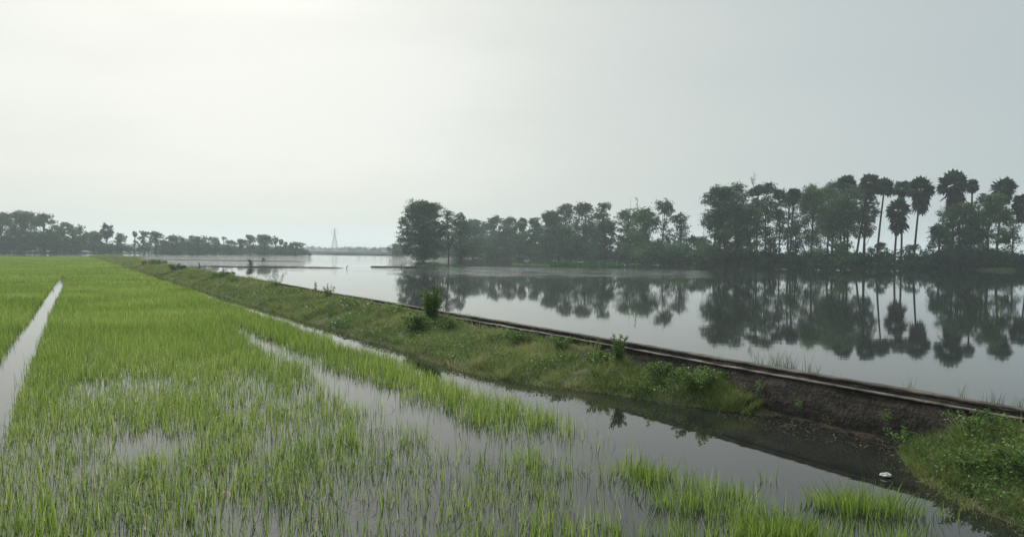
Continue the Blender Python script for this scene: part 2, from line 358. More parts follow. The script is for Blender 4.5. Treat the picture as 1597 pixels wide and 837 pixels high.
# ------------------------------------------------------------------ grassy bank between wall and ditch
bD = np.array([2, 6, 8, 9, 9.8, 10.6, 11.2, 11.7, 13.6, 14.3, 15, 16.5, 17.5, 19, 22, 32, 50, 80, 120, 186, 190.])
bW = np.array([2.0, 2.1, 2.2, 2.3, 2.2, 1.6, .8, .12, .1, .8, 1.15, 1.6, 2.2, 2.7, 2.65, 2.6, 2.55, 2.6, 3.0, 3.4, 3.4])
bH = np.array([.55, .55, .58, .60, .60, .5, .25, .02, .02, .25, .40, .45, .5, .52, .55, .62, .74, .80, .85, .9, .9])
def bwid(D): return np.interp(D, bD, bW) + (vnoise(D * 1.3, D * 0, 3) - .5) * .45 * (np.interp(D, bD, bW) > .5)
def bhei(D): return np.interp(D, bD, bH)
def bank_z(D, o):
    """o = offset from wall face, towards the ditch"""
    Wd = bwid(D); u = np.clip(o / np.maximum(Wd, .05), 0, 1.4)
    h = bhei(D) * np.clip(1 - u ** 1.5, -1, 1) - 0.02
    return h + ((vnoise(D * 1.1, o * 1.3, 8) - .5) * .26 + (vnoise(D * 3.1, o * 3.3, 9) - .5) * .14) * np.clip(1 - u, 0.15, 1) * (Wd > .5)
Ds = np.concatenate([np.arange(2, 30, .12), np.arange(30, 70, .35), np.arange(70, 190, 1.2)]); us = np.linspace(0, 1.12, 22)
V = []
for D in Ds:
    o = us * max(bwid(D), .15)
    z = bank_z(np.full_like(o, D), o); z[-1] = -.12
    q = np.array([wx(D), D])[None, :] + WN[None, :] * (o[:, None] + .1)
    V.append(np.column_stack([q, z]))
V = np.concatenate(V); k = len(us); nD = len(Ds)
ii, jj = np.meshgrid(np.arange(nD - 1), np.arange(k - 1), indexing='ij')
Q = np.stack([ii * k + jj, ii * k + jj + 1, (ii + 1) * k + jj + 1, (ii + 1) * k + jj], -1).reshape(-1, 4)
tag(mesh('bank_ground', V, Q, M['soil'], smooth=True), kind='structure')
def bank_pts(rng, n, d0, d1, lo=0.0, hi=1.06, pw=1.0):
    D = d0 + (d1 - d0) * rng.random(n) ** pw; u = rng.uniform(lo, hi, n); Wd = bwid(D); keep = Wd > .45
    D, u, Wd = D[keep], u[keep], Wd[keep]; o = u * Wd; z = bank_z(D, o)
    q = np.column_stack([wx(D), D]) + WN[None, :] * (o[:, None] + .1)
    return np.column_stack([q, np.maximum(z, -.01)]), D, u
rng = np.random.default_rng(11)
A = Acc()
for (n, d0, d1, h, wd) in [(34000, 5, 12, .2, .009), (30000, 5, 14, .16, .008), (60000, 13, 34, .17, .011), (36000, 32, 80, .24, .025), (22000, 75, 190, .34, .06)]:
    P, D, u = bank_pts(rng, n, d0, d1, pw=1.3)
    pat = vnoise(P[:, 0] * .9, P[:, 1] * .9, 21) * .6 + vnoise(P[:, 0] * 2.6, P[:, 1] * 2.6, 22) * .4
    keep = rng.random(len(P)) < np.clip(pat * 2.2 - .35, .12, 1); P = P[keep]; pat = pat[keep]; u = u[keep]
    hh = h * rng.uniform(.4, 1.3, len(P)) * (0.45 + 1.1 * pat) * np.where(u > .92, .6, 1)
    V, Q = blades(P, hh, wd * rng.uniform(.6, 1.3, len(P)), rng.uniform(0, 6.28, len(P)), rng.uniform(0, .5, len(P)), rng.uniform(.1, .7, len(P)), rng, 2, rng.uniform(0, .4, len(P)))
    t = np.clip(rng.normal(.42, .2, len(P)) + (pat - .5) * .5 + np.where(rng.random(len(P)) < .1, .4, 0), 0, 1)
    A.add(V, Q, np.repeat(t, 6))
# taller tussocks, some of them dry, breaking up the short turf
TD = np.concatenate([rng.uniform(12.5, 34, 110), rng.uniform(34, 110, 130), rng.uniform(6, 11, 30)])
for D_ in TD:
    Wd = float(bwid(np.array([D_]))[0])
    if Wd < .5: continue
    u_ = rng.uniform(.02, .95); o_ = u_ * Wd; z_ = float(bank_z(np.array([D_]), np.array([o_]))[0]); q_ = np.array([wx(D_), D_]) + WN * (o_ + .1)
    n_ = int(rng.integers(25, 90)); rr = rng.uniform(.06, .24) * (1 + D_ / 60); a_ = rng.uniform(0, 6.28, n_); ra = rr * rng.random(n_) ** .6; hh_ = rng.uniform(.14, .42) * (1 + D_ / 120)
    P = np.column_stack([q_[0] + np.cos(a_) * ra, q_[1] + np.sin(a_) * ra, np.full(n_, z_ - .02)])
    V, Q = blades(P, hh_ * rng.uniform(.5, 1.1, n_), np.interp(D_, [8, 30, 110], [.008, .013, .045]), a_, rng.uniform(0, .4, n_), rng.uniform(.1, .9, n_), rng, 3, rng.uniform(0, .5, n_))
    A.add(V, Q, np.repeat(np.clip(rng.normal(rng.choice([.25, .45, .6, .95]), .12, n_), 0, 1), 8))
tag(A.obj('bank_grass', M['grass']), kind='stuff')
D = np.concatenate([14 + 176 * rng.random(9000) ** 1.6, rng.uniform(6, 34, 900)]); pat = vnoise(D * .8, D * 0, 66); kp = rng.random(len(D)) < np.where(D < 45, np.clip(pat * 2 - 1.05, .01, 1), .9); D = D[kp]
o_ = rng.uniform(-.34, .12, len(D)); q = np.column_stack([wx(D), D]) + WN[None, :] * o_[:, None]
P = np.column_stack([q, np.where(o_ < -.12, .81, .72)])
A = Acc(); V, Q = blades(P, np.where(D > 45, .22, .13) * rng.uniform(.4, 1.3, len(D)), np.interp(D, [10, 60, 190], [.008, .025, .06]), rng.uniform(0, 6.28, len(D)), .3, .7, rng, 2, rng.uniform(0, .6, len(D))); A.add(V, Q, np.repeat(np.clip(rng.normal(.5, .25, len(D)), 0, 1), 6))
tag(A.obj('wall_top_grass', M['grass']), kind='stuff')
# creeping broad-leaved ground cover in patches
A = Acc()
for (n, d0, d1, s) in [(26000, 6, 13.5, .045), (30000, 14, 30, .05), (16000, 28, 70, .10)]:
    P, D, u = bank_pts(rng, n, d0, d1, hi=.95, pw=1.2)
    pat = vnoise(P[:, 0] * .8, P[:, 1] * .8, 31); keep = rng.random(len(P)) < np.clip((pat - .36) * 3.2, .04, 1); P = P[keep]; pat = pat[keep]
    P[:, 2] += rng.uniform(0, .05, len(P)) + rng.random(len(P)) ** 2 * .24 * np.clip(pat * 1.5, 0, 1)
    V, Q = leaves(P, s * rng.uniform(.5, 1.4, len(P)), rng, .4, .62)
    t = np.clip(rng.normal(.4, .2, len(P)) + (vnoise(P[:, 0] * 1.5, P[:, 1] * 1.5, 33) - .5) * .8, 0, 1)
    A.add(V, Q, np.repeat(t, 4))
tag(A.obj('creeping_weeds', M['weed']), kind='stuff')
# litter of dead stalks and floating leaves at the waterline
A = Acc()
D = np.concatenate([rng.uniform(8, 30, 900), rng.uniform(11, 15, 150)]); o = np.concatenate([bwid(D[:900]) * rng.uniform(.9, 1.12, 900), rng.uniform(.2, 1.1, 150)])
q = np.column_stack([wx(D), D]) + WN[None, :] * (o[:, None] + .1)
P = np.column_stack([q, np.full(len(q), .012)]); P[:900, 2] += rng.uniform(0, .03, 900)
V, Q = blades(P, .1 * rng.uniform(.3, 1.5, len(P)), .012, rng.uniform(0, 6.28, len(P)), 1.5, .5, rng, 2, .75); A.add(V, Q, np.repeat(rng.random(len(P)), 6))
V, Q = leaves(P + rng.normal(0, .12, P.shape) * [1, 1, 0] + [0, 0, .006], .05 * rng.uniform(.4, 1.3, len(P)), rng, .97, .5); A.add(V, Q, np.repeat(rng.random(len(P)), 4))
tag(A.obj('waterline_litter', M['straw']), kind='stuff')

# ------------------------------------------------------------------ rice
def g2(px, py): p = G(px, py); return (p[0], p[1])
bare = [(g2(350, 500), g2(410, 535), .2), (g2(410, 535), g2(560, 610), .3), (g2(560, 610), g2(640, 655), .5), (g2(640, 655), g2(740, 695), .3),
        (g2(640, 545), g2(700, 560), .2),
        (g2(860, 690), g2(960, 720), .35), (g2(930, 780), g2(1010, 810), .3), (g2(215, 700), g2(270, 690), .25)]
def rice_density(X, Y):
    edge = wx(Y) - X                                  # horizontal distance from the wall line
    d = np.ones_like(X)
    lim = 4.5 + np.interp(Y, [8, 10, 13, 16, 22], [.2, .1, .0, 0, 0]) + (vnoise(Y * .9, X * 0, 50) - .5) * .5
    d *= np.clip((edge - lim) / .25, 0, 1)
    ch = X - (-1.66 - .584 * Y)
    half = np.clip(.42 - np.maximum(Y - 64, 0) * .045, 0, 1) + (vnoise(Y * 2.3, X * 0, 51) - .5) * .12
    d *= 1 - np.clip((half + .1 - np.abs(ch)) / .12, 0, 1)
    near = np.interp(Y, [7, 10, 14, 20, 27, 38, 46], [1.15, 1.05, .95, 1, 1.0, 1, 1])
    # lush margins beside the channel and along the ditch
    lush = np.clip(1 - (np.abs(ch) - .5) / 1.3, 0, 1) * np.interp(Y, [9, 13], [.3, .9]) + np.clip(1 - np.abs(edge - 5.4) / 1.1, 0, 1) * np.interp(Y, [10.5, 13, 18], [.0, .35, .7])
    nz_ = vnoise(X * .55, Y * .42, 52) * .4 + vnoise(X * 1.9, Y * 1.1, 53) * .35 + vnoise(X * 5.5, Y * 3.1, 56) * .25
    patchy = np.clip((nz_ + np.interp(Y, [30, 40], [0, .1]) - np.interp(Y, [8, 20, 30], [.34, .25, 0])) * np.interp(Y, [8, 20, 34], [3.2, 3.4, 6]) , .34, 1.4)
    d = d * np.clip(near * patchy + lush, 0, 1.25)
    for a, b, r in bare:
        dd = seg_dist(X, Y, a, b) + (vnoise(X * 2.2, Y * 2.2, 54) - .5) * .9 + (vnoise(X * 6, Y * 4, 57) - .5) * .4
        d *= np.clip((dd - r) / .55, 0.07, 1)
    # thinning towards the open water at the near right
    far_r = np.interp(edge, [3.8, 4.6, 6.0, 8], [.15, .4, .8, 1]); d *= np.where(Y < 12.5, far_r * .8 + .0, 1)
    return d
def rice_zone(y0, y1, dens, h, wd, segs, seed, A, per=4):
    r = np.random.default_rng(seed)
    area = (y1 - y0) * 1.0
    ys = []; xs = []
    n = 0
    for a in np.arange(y0, y1, 1.0):
        b = min(a + 1.0, y1)
        xl = max(-.70 * a - 3.5, wx(a) - 105); xr = wx(a) - 3.2
        if xl >= xr: continue
        m_ = int((xr - xl) * (b - a) * dens / per)
        xs.append(r.uniform(xl, xr + .3, m_)); ys.append(r.uniform(a, b, m_))
    X = np.concatenate(xs); Y = np.concatenate(ys)
    keep = r.random(len(X)) < rice_density(X, Y); X = X[keep]; Y = Y[keep]
    X = np.repeat(X, per) + r.normal(0, .05, len(X) * per); Y = np.repeat(Y, per) + r.normal(0, .05, len(Y) * per)
    nn = len(X); P = np.column_stack([X, Y, np.full(nn, -.01)])
    ed = wx(Y) - X
    thin = np.interp(vnoise(X * .55, Y * .42, 52), [.2, .7], [.9, 1.05])
    hh = h * r.uniform(.55, 1.15, nn) * thin
    az = r.uniform(0, 6.28, nn); bent = r.random(nn) < np.interp(Y, [9, 20, 40], [.22, .10, .0])
    lean = np.where(bent, r.uniform(.1, .6, nn), r.uniform(0, .13, nn)); curv = np.where(bent, r.uniform(.4, 1.3, nn), r.uniform(0, .22, nn)); dr = np.where(bent, r.uniform(.3, .85, nn), 0)
    V, Q = blades(P, hh, wd * r.uniform(.6, 1.3, nn), az, lean, curv, r, segs, dr)
    t = np.clip(r.normal(.42, .21, nn) + (vnoise(X * .3, Y * .3, 55) - .5) * .2 + np.where(r.random(nn) < .07, .45, 0) - np.where(bent, .18, 0), 0, 1)
    A.add(V, Q, np.repeat(t, (segs + 1) * 2)); return nn
A = Acc(); tot = 0
tot += rice_zone(5.5, 16, 400, .29, .0098, 3, 1, A, 2)
tot += rice_zone(16, 30, 440, .29, .0105, 3, 2, A, 2)
tot += rice_zone(30, 55, 300, .31, .019, 2, 3, A)
tot += rice_zone(55, 100, 150, .33, .038, 2, 4, A)
tot += rice_zone(100, 187, 70, .36, .08, 1, 5, A)
# separate dense tufts standing in the open water at the near right
def tuft(cx, cy, r0, n, h, A, r, wd=.009):
    a = r.uniform(0, 6.28, n); rr = r0 * r.random(n) ** .6
    P = np.column_stack([cx + np.cos(a) * rr * 1.25, cy + np.sin(a) * rr * .8, np.full(n, -.01)])
    V, Q = blades(P, h * r.uniform(.55, 1.1, n), wd * r.uniform(.7, 1.2, n), a, r.uniform(0, .25, n) * rr / r0, r.uniform(0, .5, n), r, 3, r.uniform(0, .25, n))
    A.add(V, Q, np.repeat(np.clip(r.normal(.4, .18, n), 0, 1), 8))
r = np.random.default_rng(77)
for px, py, r0, n, h in [(1300, 788, .3, 170, .32), (1345, 795, .4, 300, .36), (1392, 802, .28, 170, .33), (1345, 800, .8, 60, .28), (1205, 832, .35, 330, .30), (1250, 838, .3, 240, .28), (1120, 800, .42, 170, .32), (1060, 790, .3, 130, .33),
                         (1010, 745, .28, 170, .30), (985, 735, .25, 110, .27), (1150, 775, .3, 60, .26), (1200, 752, .12, 10, .25), (1440, 805, .35, 26, .22), (1090, 760, .3, 50, .3), (1400, 845, .3, 120, .3), (1090, 845, .5, 150, .3)]:
    c = G(px, py); tuft(c[0], c[1], r0, n, h, A, r)
rice = tag(A.obj('rice_crop', M['rice']), kind='stuff')
print('rice blades', tot)

# ------------------------------------------------------------------ trees
def crown_lobes(H, W, cb, rng, n, shape='round', flat=1.0):
    """lobe centres (n,3) and radii for a crown between cb*H and H, width W"""
    z0, z1 = cb * H, H; out = []
    for i in range(n):
        t = (i + .5) / n if i % 2 else rng.random()
        z = z0 + (z1 - z0) * t
        if shape == 'round': prof = math.sin(math.pi * (0.12 + .80 * t)) ** .6
        elif shape == 'flat': prof = (0.45 + .55 * t) * (1 if t < .85 else .75)
        elif shape == 'column': prof = .75 + .25 * math.sin(math.pi * t)
        elif shape == 'cone': prof = (1 - t) ** .7 * .9 + .12
        else: prof = math.sin(math.pi * (.15 + .75 * t)) ** .5
        lr = min(W * rng.choice([.11, .15, .2, .25]) * rng.uniform(.9, 1.1), max(H * .15, W * .12))
        R = W * .5 * prof; a = i * 2.39996 + rng.normal(0, .4); rr = max(0, R * rng.uniform(.85, 1.08) - lr * .85) if i % 4 else R * rng.uniform(0, .5)
        zz = min(z, H - lr * .8)
        out.append((math.cos(a) * rr, math.sin(a) * rr, zz, lr))
    out.append((rng.normal() * W * .06, 0, H - W * .15, W * .15))
    return np.array(out)
def crown_mesh(lobes, rng, leafs, per, fill=.25, droop=0.0):
    Cs = []; T = []
    for (x, y, z, r) in lobes:
        n = max(10, int(per * 3.4 * (r ** 2) / (leafs ** 2)))
        m_ = int(rng.integers(16, 30)); u = unit(rng, m_); rs = rng.uniform(.45, 1.12, (m_, 1)); sc_ = u * rs * [1.1, 1.1, .85]
        which = rng.integers(0, m_, n); sig = rng.uniform(.09, .24, m_)[which][:, None]
        p = (sc_[which] + rng.normal(size=(n, 3)) * sig * [1.15, 1.15, .75]) * r
        tn = rng.normal(0, .2, m_)[which]
        if droop: p[:, 2] -= droop * rng.random(n) ** 2 * r * 1.6
        Cs.append(p + [x, y, z]); T.append(np.full(n, rng.uniform(.1, .85)) + tn + rng.normal(0, .1, n))
    C = np.concatenate(Cs); T = np.clip(np.concatenate(T), 0, 1)
    keep = C[:, 2] > .2; C = C[keep]; T = T[keep]
    V, Q = leaves(C, leafs * rng.uniform(.6, 1.4, len(C)), rng, .25, .6)
    return V, Q, np.repeat(T, 4)
def make_tree(name, px, top, wpx, D, label, cat, group, seed, mat='dark', cb=.25, shape='round', nl=20, leafs=None, per=7.0, fill=.25, lean=0.0, bark='bark', z0=.2, trunk_r=None, droop=0.0, base=None, wk=1.0):
    rng = np.random.default_rng(seed)
    x, y, zt = at(px, D, top); H = zt - z0; W = wpx * D / F
    if base is not None: z0 = base; H = zt - z0
    o = empty(name, (x, y, z0), label, cat, group)
    W *= wk; lob = crown_lobes(H, W, cb, rng, nl, shape)
    lob[:, 0] += lean * lob[:, 2]
    if leafs is None: leafs = D / F * 2.1 
    V, Q, T = crown_mesh(lob, rng, leafs, per, fill, droop)
    tr = Acc(); tr_r = trunk_r or max(.12, W * .025)
    k = 7; t = np.linspace(0, 1, k); zz = t * H * .82
    bx = lean * zz + np.sin(t * 5 + seed) * W * .02; by = np.cos(t * 4 + seed) * W * .015
    V2, Q2 = tube(np.column_stack([bx - bx[0], by - by[0], zz - .35]), tr_r * (1.25 - t) + .03, 7); tr.add(V2, Q2)
    for i, (a, b, c, rr) in enumerate(lob):
        if i % 2 and nl > 14: continue
        f = max(.15, min(.78, (c / H) * .62)); z_ = f * H
        s = np.array([np.interp(z_, zz, bx - bx[0]), np.interp(z_, zz, by - by[0]), z_ - .35]); e_ = np.array([a, b, c]); mid = (s + e_) / 2 + [0, 0, -.04 * H] + rng.normal(0, .02 * H, 3)
        tt = np.linspace(0, 1, 5)[:, None]; pts = (1 - tt) ** 2 * s + 2 * tt * (1 - tt) * mid + tt ** 2 * e_
        V2, Q2 = tube(pts, np.linspace(tr_r * .45, .03, 5), 5); tr.add(V2, Q2)
    tr.obj('trunk', M[bark], o, smooth=True)
    mesh('crown', V, Q, M[mat], o, T)
    return o
def fan_leaf(rng, c, d, r, A, droop=.0, tint=.5, nseg=9):
    """a palmate fan leaf with its petiole starting at c pointing along d"""
    d = d / np.linalg.norm(d); up = np.array([0, 0, 1.0])
    side = np.cross(d, up); side /= np.linalg.norm(side) + 1e-6; nrm = np.cross(side, d)
    pet = r * rng.uniform(.75, 1.0); hub = c + d * pet
    s = .035; A.add([c - side * s, c + side * s, hub + side * s, hub - side * s], [[0, 1, 2, 3]], tint)
    ang = np.linspace(-2.1, 2.1, nseg); V = []; Q = []
    tw = rng.normal(0, .35)
    n2 = nrm * math.cos(tw) + side * math.sin(tw); s2 = np.cross(d, n2)
    for i, a in enumerate(ang):
        dr = d * math.cos(a) + s2 * math.sin(a); L_ = r * rng.uniform(.9, 1.04) * (1 - .12 * abs(a) / 2.1)
        tip = hub + dr * L_ - up * droop * L_ + n2 * rng.normal(0, .06) * r
        pr = np.cross(dr, n2) * (r * .2); m_ = hub + dr * L_ * .62 - up * droop * L_ * .3
        V += [hub, m_ - pr, tip, m_ + pr]; Q.append([4 * i, 4 * i + 1, 4 * i + 2, 4 * i + 3])
    A.add(np.array(V), np.array(Q), np.clip(tint + rng.normal(0, .1), 0, 1))
def make_palm(px, top, wpx, D, basepx, label, group, seed, skirt=0.0, z0=.3, nleaf=30, name='palmyra_palm', r=None):
    """trunk foot is under image column basepx; crown centred at px"""
    rng = np.random.default_rng(seed)
    xb, y, _ = at(basepx, D); x, _, zt = at(px, D, top); R = wpx * D / F / 2; H = zt - z0
    hc = H - R * .92                                    # crown centre height
    o = empty(name, (xb, y, z0), label, 'palm tree', group)
    dx = x - xb; t = np.linspace(0, 1, 8)
    pts = np.column_stack([dx * (t ** 1.2), np.sin(t * 3) * .15, t * (hc + .1 * R) - .4 * (1 - t)])
    tr = Acc(); V, Q = tube(pts, np.interp(t, [0, .1, 1], [.34, .25, .17]), 9); tr.add(V, Q)
    tr.obj('trunk', M['bark'], o, smooth=True)
    A = Acc(); c = np.array([dx, .14, hc]); lr = R * .56
    for i in range(nleaf):
        el = math.asin(min(.98, -.5 + 1.47 * ((i + .5) / nleaf))); a = i * 2.39996 + rng.normal(0, .2)
        d = np.array([math.cos(a) * math.cos(el), math.sin(a) * math.cos(el), math.sin(el)])
        fan_leaf(rng, c, d, lr * rng.uniform(.9, 1.05), A, droop=.12 * (1 - math.sin(el)), tint=rng.uniform(.15, .85))
    A.obj('crown', M['palm'], o)
    if skirt > 0:
        A = Acc(); nS = int(10 + 26 * skirt)
        for i in range(nS):
            f = (i + .5) / nS; el = -rng.uniform(.35, 1.25); a = i * 2.39996
            d = np.array([math.cos(a) * math.cos(el), math.sin(a) * math.cos(el), math.sin(el)])
            fan_leaf(rng, c + [0, 0, -f * R * 1.35 * skirt + .15 * R], d, lr * rng.uniform(.75, .95), A, droop=.45, tint=rng.random())
        A.obj('dead_leaf_skirt', M['skirt'], o)
    return o
def make_bare(px, top, wpx, D, basepx, basez, label, seed, name='dead_tree', group=None, mat='bark', levels=3, r0=.14, start=.45):
    rng = np.random.default_rng(seed)
    xb, y, _ = at(basepx, D); x, _, zt = at(px, D, top); H = zt - basez; W = wpx * D / F
    o = empty(name, (xb, y, basez), label, 'dead tree', group)
    t = np.linspace(0, 1, 8)
    pts = np.column_stack([(x - xb) * t ** 1.3 + np.sin(t * 6) * .1, np.sin(t * 4) * .1, t * H - .3 * (1 - t)])
    A = Acc(); V, Q = tube(pts, r0 * (1.08 - t), 7); A.add(V, Q); A.obj('trunk', M[mat], o, smooth=True)
    B = Acc()
    def br(p, d, L_, r_, lv):
        tt = np.linspace(0, 1, 5)[:, None]; b = d + rng.normal(0, .25, 3); b[2] += .25; b /= np.linalg.norm(b)
        q = p + d * tt * L_ * .6 + b * tt ** 2 * L_ * .4
        V, Q = tube(q, np.linspace(r_, r_ * .45, 5), 4); B.add(V, Q)
        if lv > 0:
            for _ in range(3):
                f = rng.uniform(.4, 1); s = p + d * f * L_ * .6 + b * f * f * L_ * .4; nd_ = b + rng.normal(0, .55, 3); nd_[2] = abs(nd_[2]); nd_ /= np.linalg.norm(nd_); br(s, nd_, L_ * .55, r_ * .55, lv - 1)
    for i in range(7):
        f = rng.uniform(start, .95); p = np.array([np.interp(f, t, pts[:, 0]), np.interp(f, t, pts[:, 1]), np.interp(f, t, pts[:, 2])])
        a = rng.uniform(0, 6.28); d = np.array([math.cos(a) * .6, math.sin(a) * .6, .8]); d /= np.linalg.norm(d)
        if levels > 1: br(p, d, W * .5, r0 * .4, levels - 1)
    B.obj('branches', M[mat], o) if levels > 1 else None
    return o

g = 'hazy trees of the left treeline'
LT = [
 # px top w D mat cb shape label
 (-62, 334, 60, 296, 'mid', .1, 'round', 'tall leafy tree at the very left end of the hazy treeline, outside the frame edge'),
 (4, 333, 54, 300, 'mid', .08, 'round', 'tall dense tree at the left edge of the photo in the hazy left treeline'),
 (38, 330, 46, 303, 'mid', .08, 'round', 'tallest broad domed tree of the hazy left treeline'),
 (69, 333, 30, 300, 'mid', .12, 'round', 'tall narrow domed tree at the right shoulder of the highest left clump'),
 (88, 351, 20, 306, 'light', .2, 'round', 'small airy tree in the dip between the tall left clump and a domed tree'),
 (111, 347, 40, 305, 'mid', .05, 'round', 'medium domed tree sloping down to the right in the left treeline'),
 (146, 361, 26, 312, 'light', .5, 'flat', 'thin flat-topped tree with sky under its crown in the left treeline'),
 (189, 363, 20, 318, 'mid', .1, 'round', 'small round tree just right of the umbrella-topped palm'),
 (225, 359, 24, 318, 'mid', .05, 'round', 'broad leafy tree right of the thin lone palm in the left treeline'),
 (244, 361, 22, 313, 'dark', .05, 'round', 'darker squat tree beside the white speck on the left shore'),
 (268, 367, 32, 322, 'mid', .05, 'round', 'low wide tree at the middle of the left treeline'),
 (307, 368, 38, 330, 'mid', .05, 'round', 'wide pale hazy tree with an even top in the left treeline'),
 (334, 369, 24, 330, 'mid', .05, 'round', 'even-topped hazy tree left of a small spiky palm'),
 (358, 374, 20, 338, 'mid', .05, 'round', 'low hazy tree just right of the small spiky palm'),
 (376, 373, 14, 340, 'light', .45, 'flat', 'airy see-through tree in the left treeline before its last tall clump'),
 (391, 366, 17, 338, 'mid', .15, 'round', 'narrow dome-headed tree left of the broad dark clump near the open lake'),
 (413, 366, 30, 340, 'mid', .08, 'round', 'broad dark tree of the last tall clump of the left treeline'),
 (461, 377, 23, 350, 'mid', .12, 'round', 'lone round tree ending the left treeline beside the open lake'),
]
for i, (px, tp, wp, D, mt, cb, sh, lb) in enumerate(LT):
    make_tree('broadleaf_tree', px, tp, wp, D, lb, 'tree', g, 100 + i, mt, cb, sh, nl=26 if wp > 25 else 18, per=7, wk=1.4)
for i, (px, tp, wp, D, bp, lb, sk) in enumerate([
    (167, 347, 25, 314, 166, 'umbrella-topped palm rising highest over the middle of the left treeline', .4),
    (210, 360, 10, 318, 210, 'thin lone palm with a small round head in the left treeline', .2),
    (284, 369, 9, 328, 284, 'tiny palm head poking between two wide hazy trees on the left', .2),
    (349, 368, 9, 334, 349, 'small spiky palm over the even middle of the left treeline', 0),
    (430, 369, 11, 345, 430, 'first of three stepped palms right of the last dark clump', .3),
    (438, 372, 10, 345, 438, 'middle of the three stepped palms near the lone round tree', .3),
    (445, 376, 9, 345, 445, 'lowest of the three stepped palms next to the lone round tree', .3)]):
    make_palm(px, tp, wp, D, bp, lb, g, 200 + i, sk, nleaf=18)

g = 'trees of the middle grove'
MT = [
 (621, 380, 24, 350, 'mid', .02, 'round', 'small round tree low at the left end of the middle grove', {}),
 (660, 314, 68, 192, 'dark', .13, 'round', 'large full-crowned tree standing in the water at the left of the middle grove', dict(nl=56, z0=0, base=-.1, trunk_r=.3, per=6.5)),
 (700, 326, 19, 193, 'dark', .25, 'column', 'slender upright tree in the water right of the large full-crowned one', dict(nl=16, base=-.1, per=5)),
 (719, 331, 28, 195, 'dark', .02, 'round', 'mid-sized tree with a low hanging crown reaching the water in the middle grove', dict(nl=20, base=-.1, per=5.5)),
 (722, 344, 44, 270, 'dark', .05, 'round', 'dark tree filling the gap behind the low hanging one', {}),
 (738, 342, 34, 300, 'mid', .1, 'round', 'small tree top showing behind the low hanging one', {}),
 (768, 336, 38, 290, 'dark', .1, 'round', 'broad round-topped tree behind the pale rounded bush', dict(nl=22)),
 (796, 338, 30, 285, 'dark', .15, 'round', 'right half of the broad round top left of the grove palm', {}),
 (836, 338, 24, 270, 'mid', .2, 'round', 'rounded tree just right of the grove palm', {}),
 (860, 330, 34, 262, 'dark', .15, 'round', 'sloping shoulder tree left of the first flat-topped high crown', {}),
 (884, 317, 28, 255, 'dark', .3, 'flat', 'first high flat-topped tree with sky gaps under its crown in the middle grove', dict(per=4.5)),
 (872, 352, 62, 238, 'dark', .02, 'round', 'massive dark low-crowned tree in front of the middle grove', dict(nl=30, per=7)),
 (912, 317, 30, 250, 'mid', .25, 'flat', 'second high flat-topped tree of the middle grove', {}),
 (940, 315, 32, 245, 'mid', .2, 'round', 'high round-headed tree right of the two flat-topped crowns', dict(nl=22)),
 (944, 345, 50, 222, 'dark', .03, 'round', 'dark full-crowned tree behind the leaning pale trunk', dict(nl=26)),
 (981, 326, 36, 222, 'mid', .3, 'flat', 'open-crowned tree under the bare poles in the middle grove', dict(per=4)),
 (1004, 325, 36, 214, 'light', .3, 'round', 'light green tree right of the bare poles', dict(nl=22)),
 (1036, 313, 33, 208, 'dark', .45, 'flat', 'spreading tall tree near the right end of the middle grove', dict(per=4.5, nl=18)),
 (1062, 332, 34, 205, 'dark', .3, 'cone', 'sparse branchy tree sloping down at the right end of the middle grove', dict(per=2.6, nl=22)),
 (1090, 368, 34, 195, 'dark', .03, 'round', 'low leafy tree in the gap before the right grove', {}),
]
for i, (px, tp, wp, D, mt, cb, sh, lb, kw) in enumerate(MT):
    k_ = dict(nl=30, per=8.5, wk=1.45 if wp < 45 else 1.15); k_.update(kw); cb = cb * .45; sh = 'round' if sh == 'flat' else sh
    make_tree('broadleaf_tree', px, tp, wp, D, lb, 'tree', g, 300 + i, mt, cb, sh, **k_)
make_palm(815, 338, 20, 275, 815, 'dark palm head between two round trees of the middle grove', g, 340, .5, nleaf=20)
make_bare(995, 307, 12, 216, 993, .3, 'bare forked dead tree sticking out above the middle grove', 350, levels=2, r0=.16, start=.75)
make_bare(984, 305, 2, 218, 984, .3, 'single bare pole-like dead trunk left of the forked dead tree', 351, levels=1, r0=.12, start=.9)
make_bare(1098, 352, 22, 196, 1100, .3, 'bare twiggy tree in the gap between the middle and right groves', 352, levels=3, r0=.12, start=.3)
make_bare(975, 380, 4, 150, 958, -.2, 'pale leaning dead trunk rising from the green weeds in the lake', 353, name='leaning_trunk', mat='palebark', levels=1, r0=.12, start=.8)
make_bare(988, 392, 2, 165, 987, -.2, 'short dark stake standing in the water right of the leaning pale trunk', 354, name='stake', levels=1, r0=.1, start=.9)['category'] = 'stake'

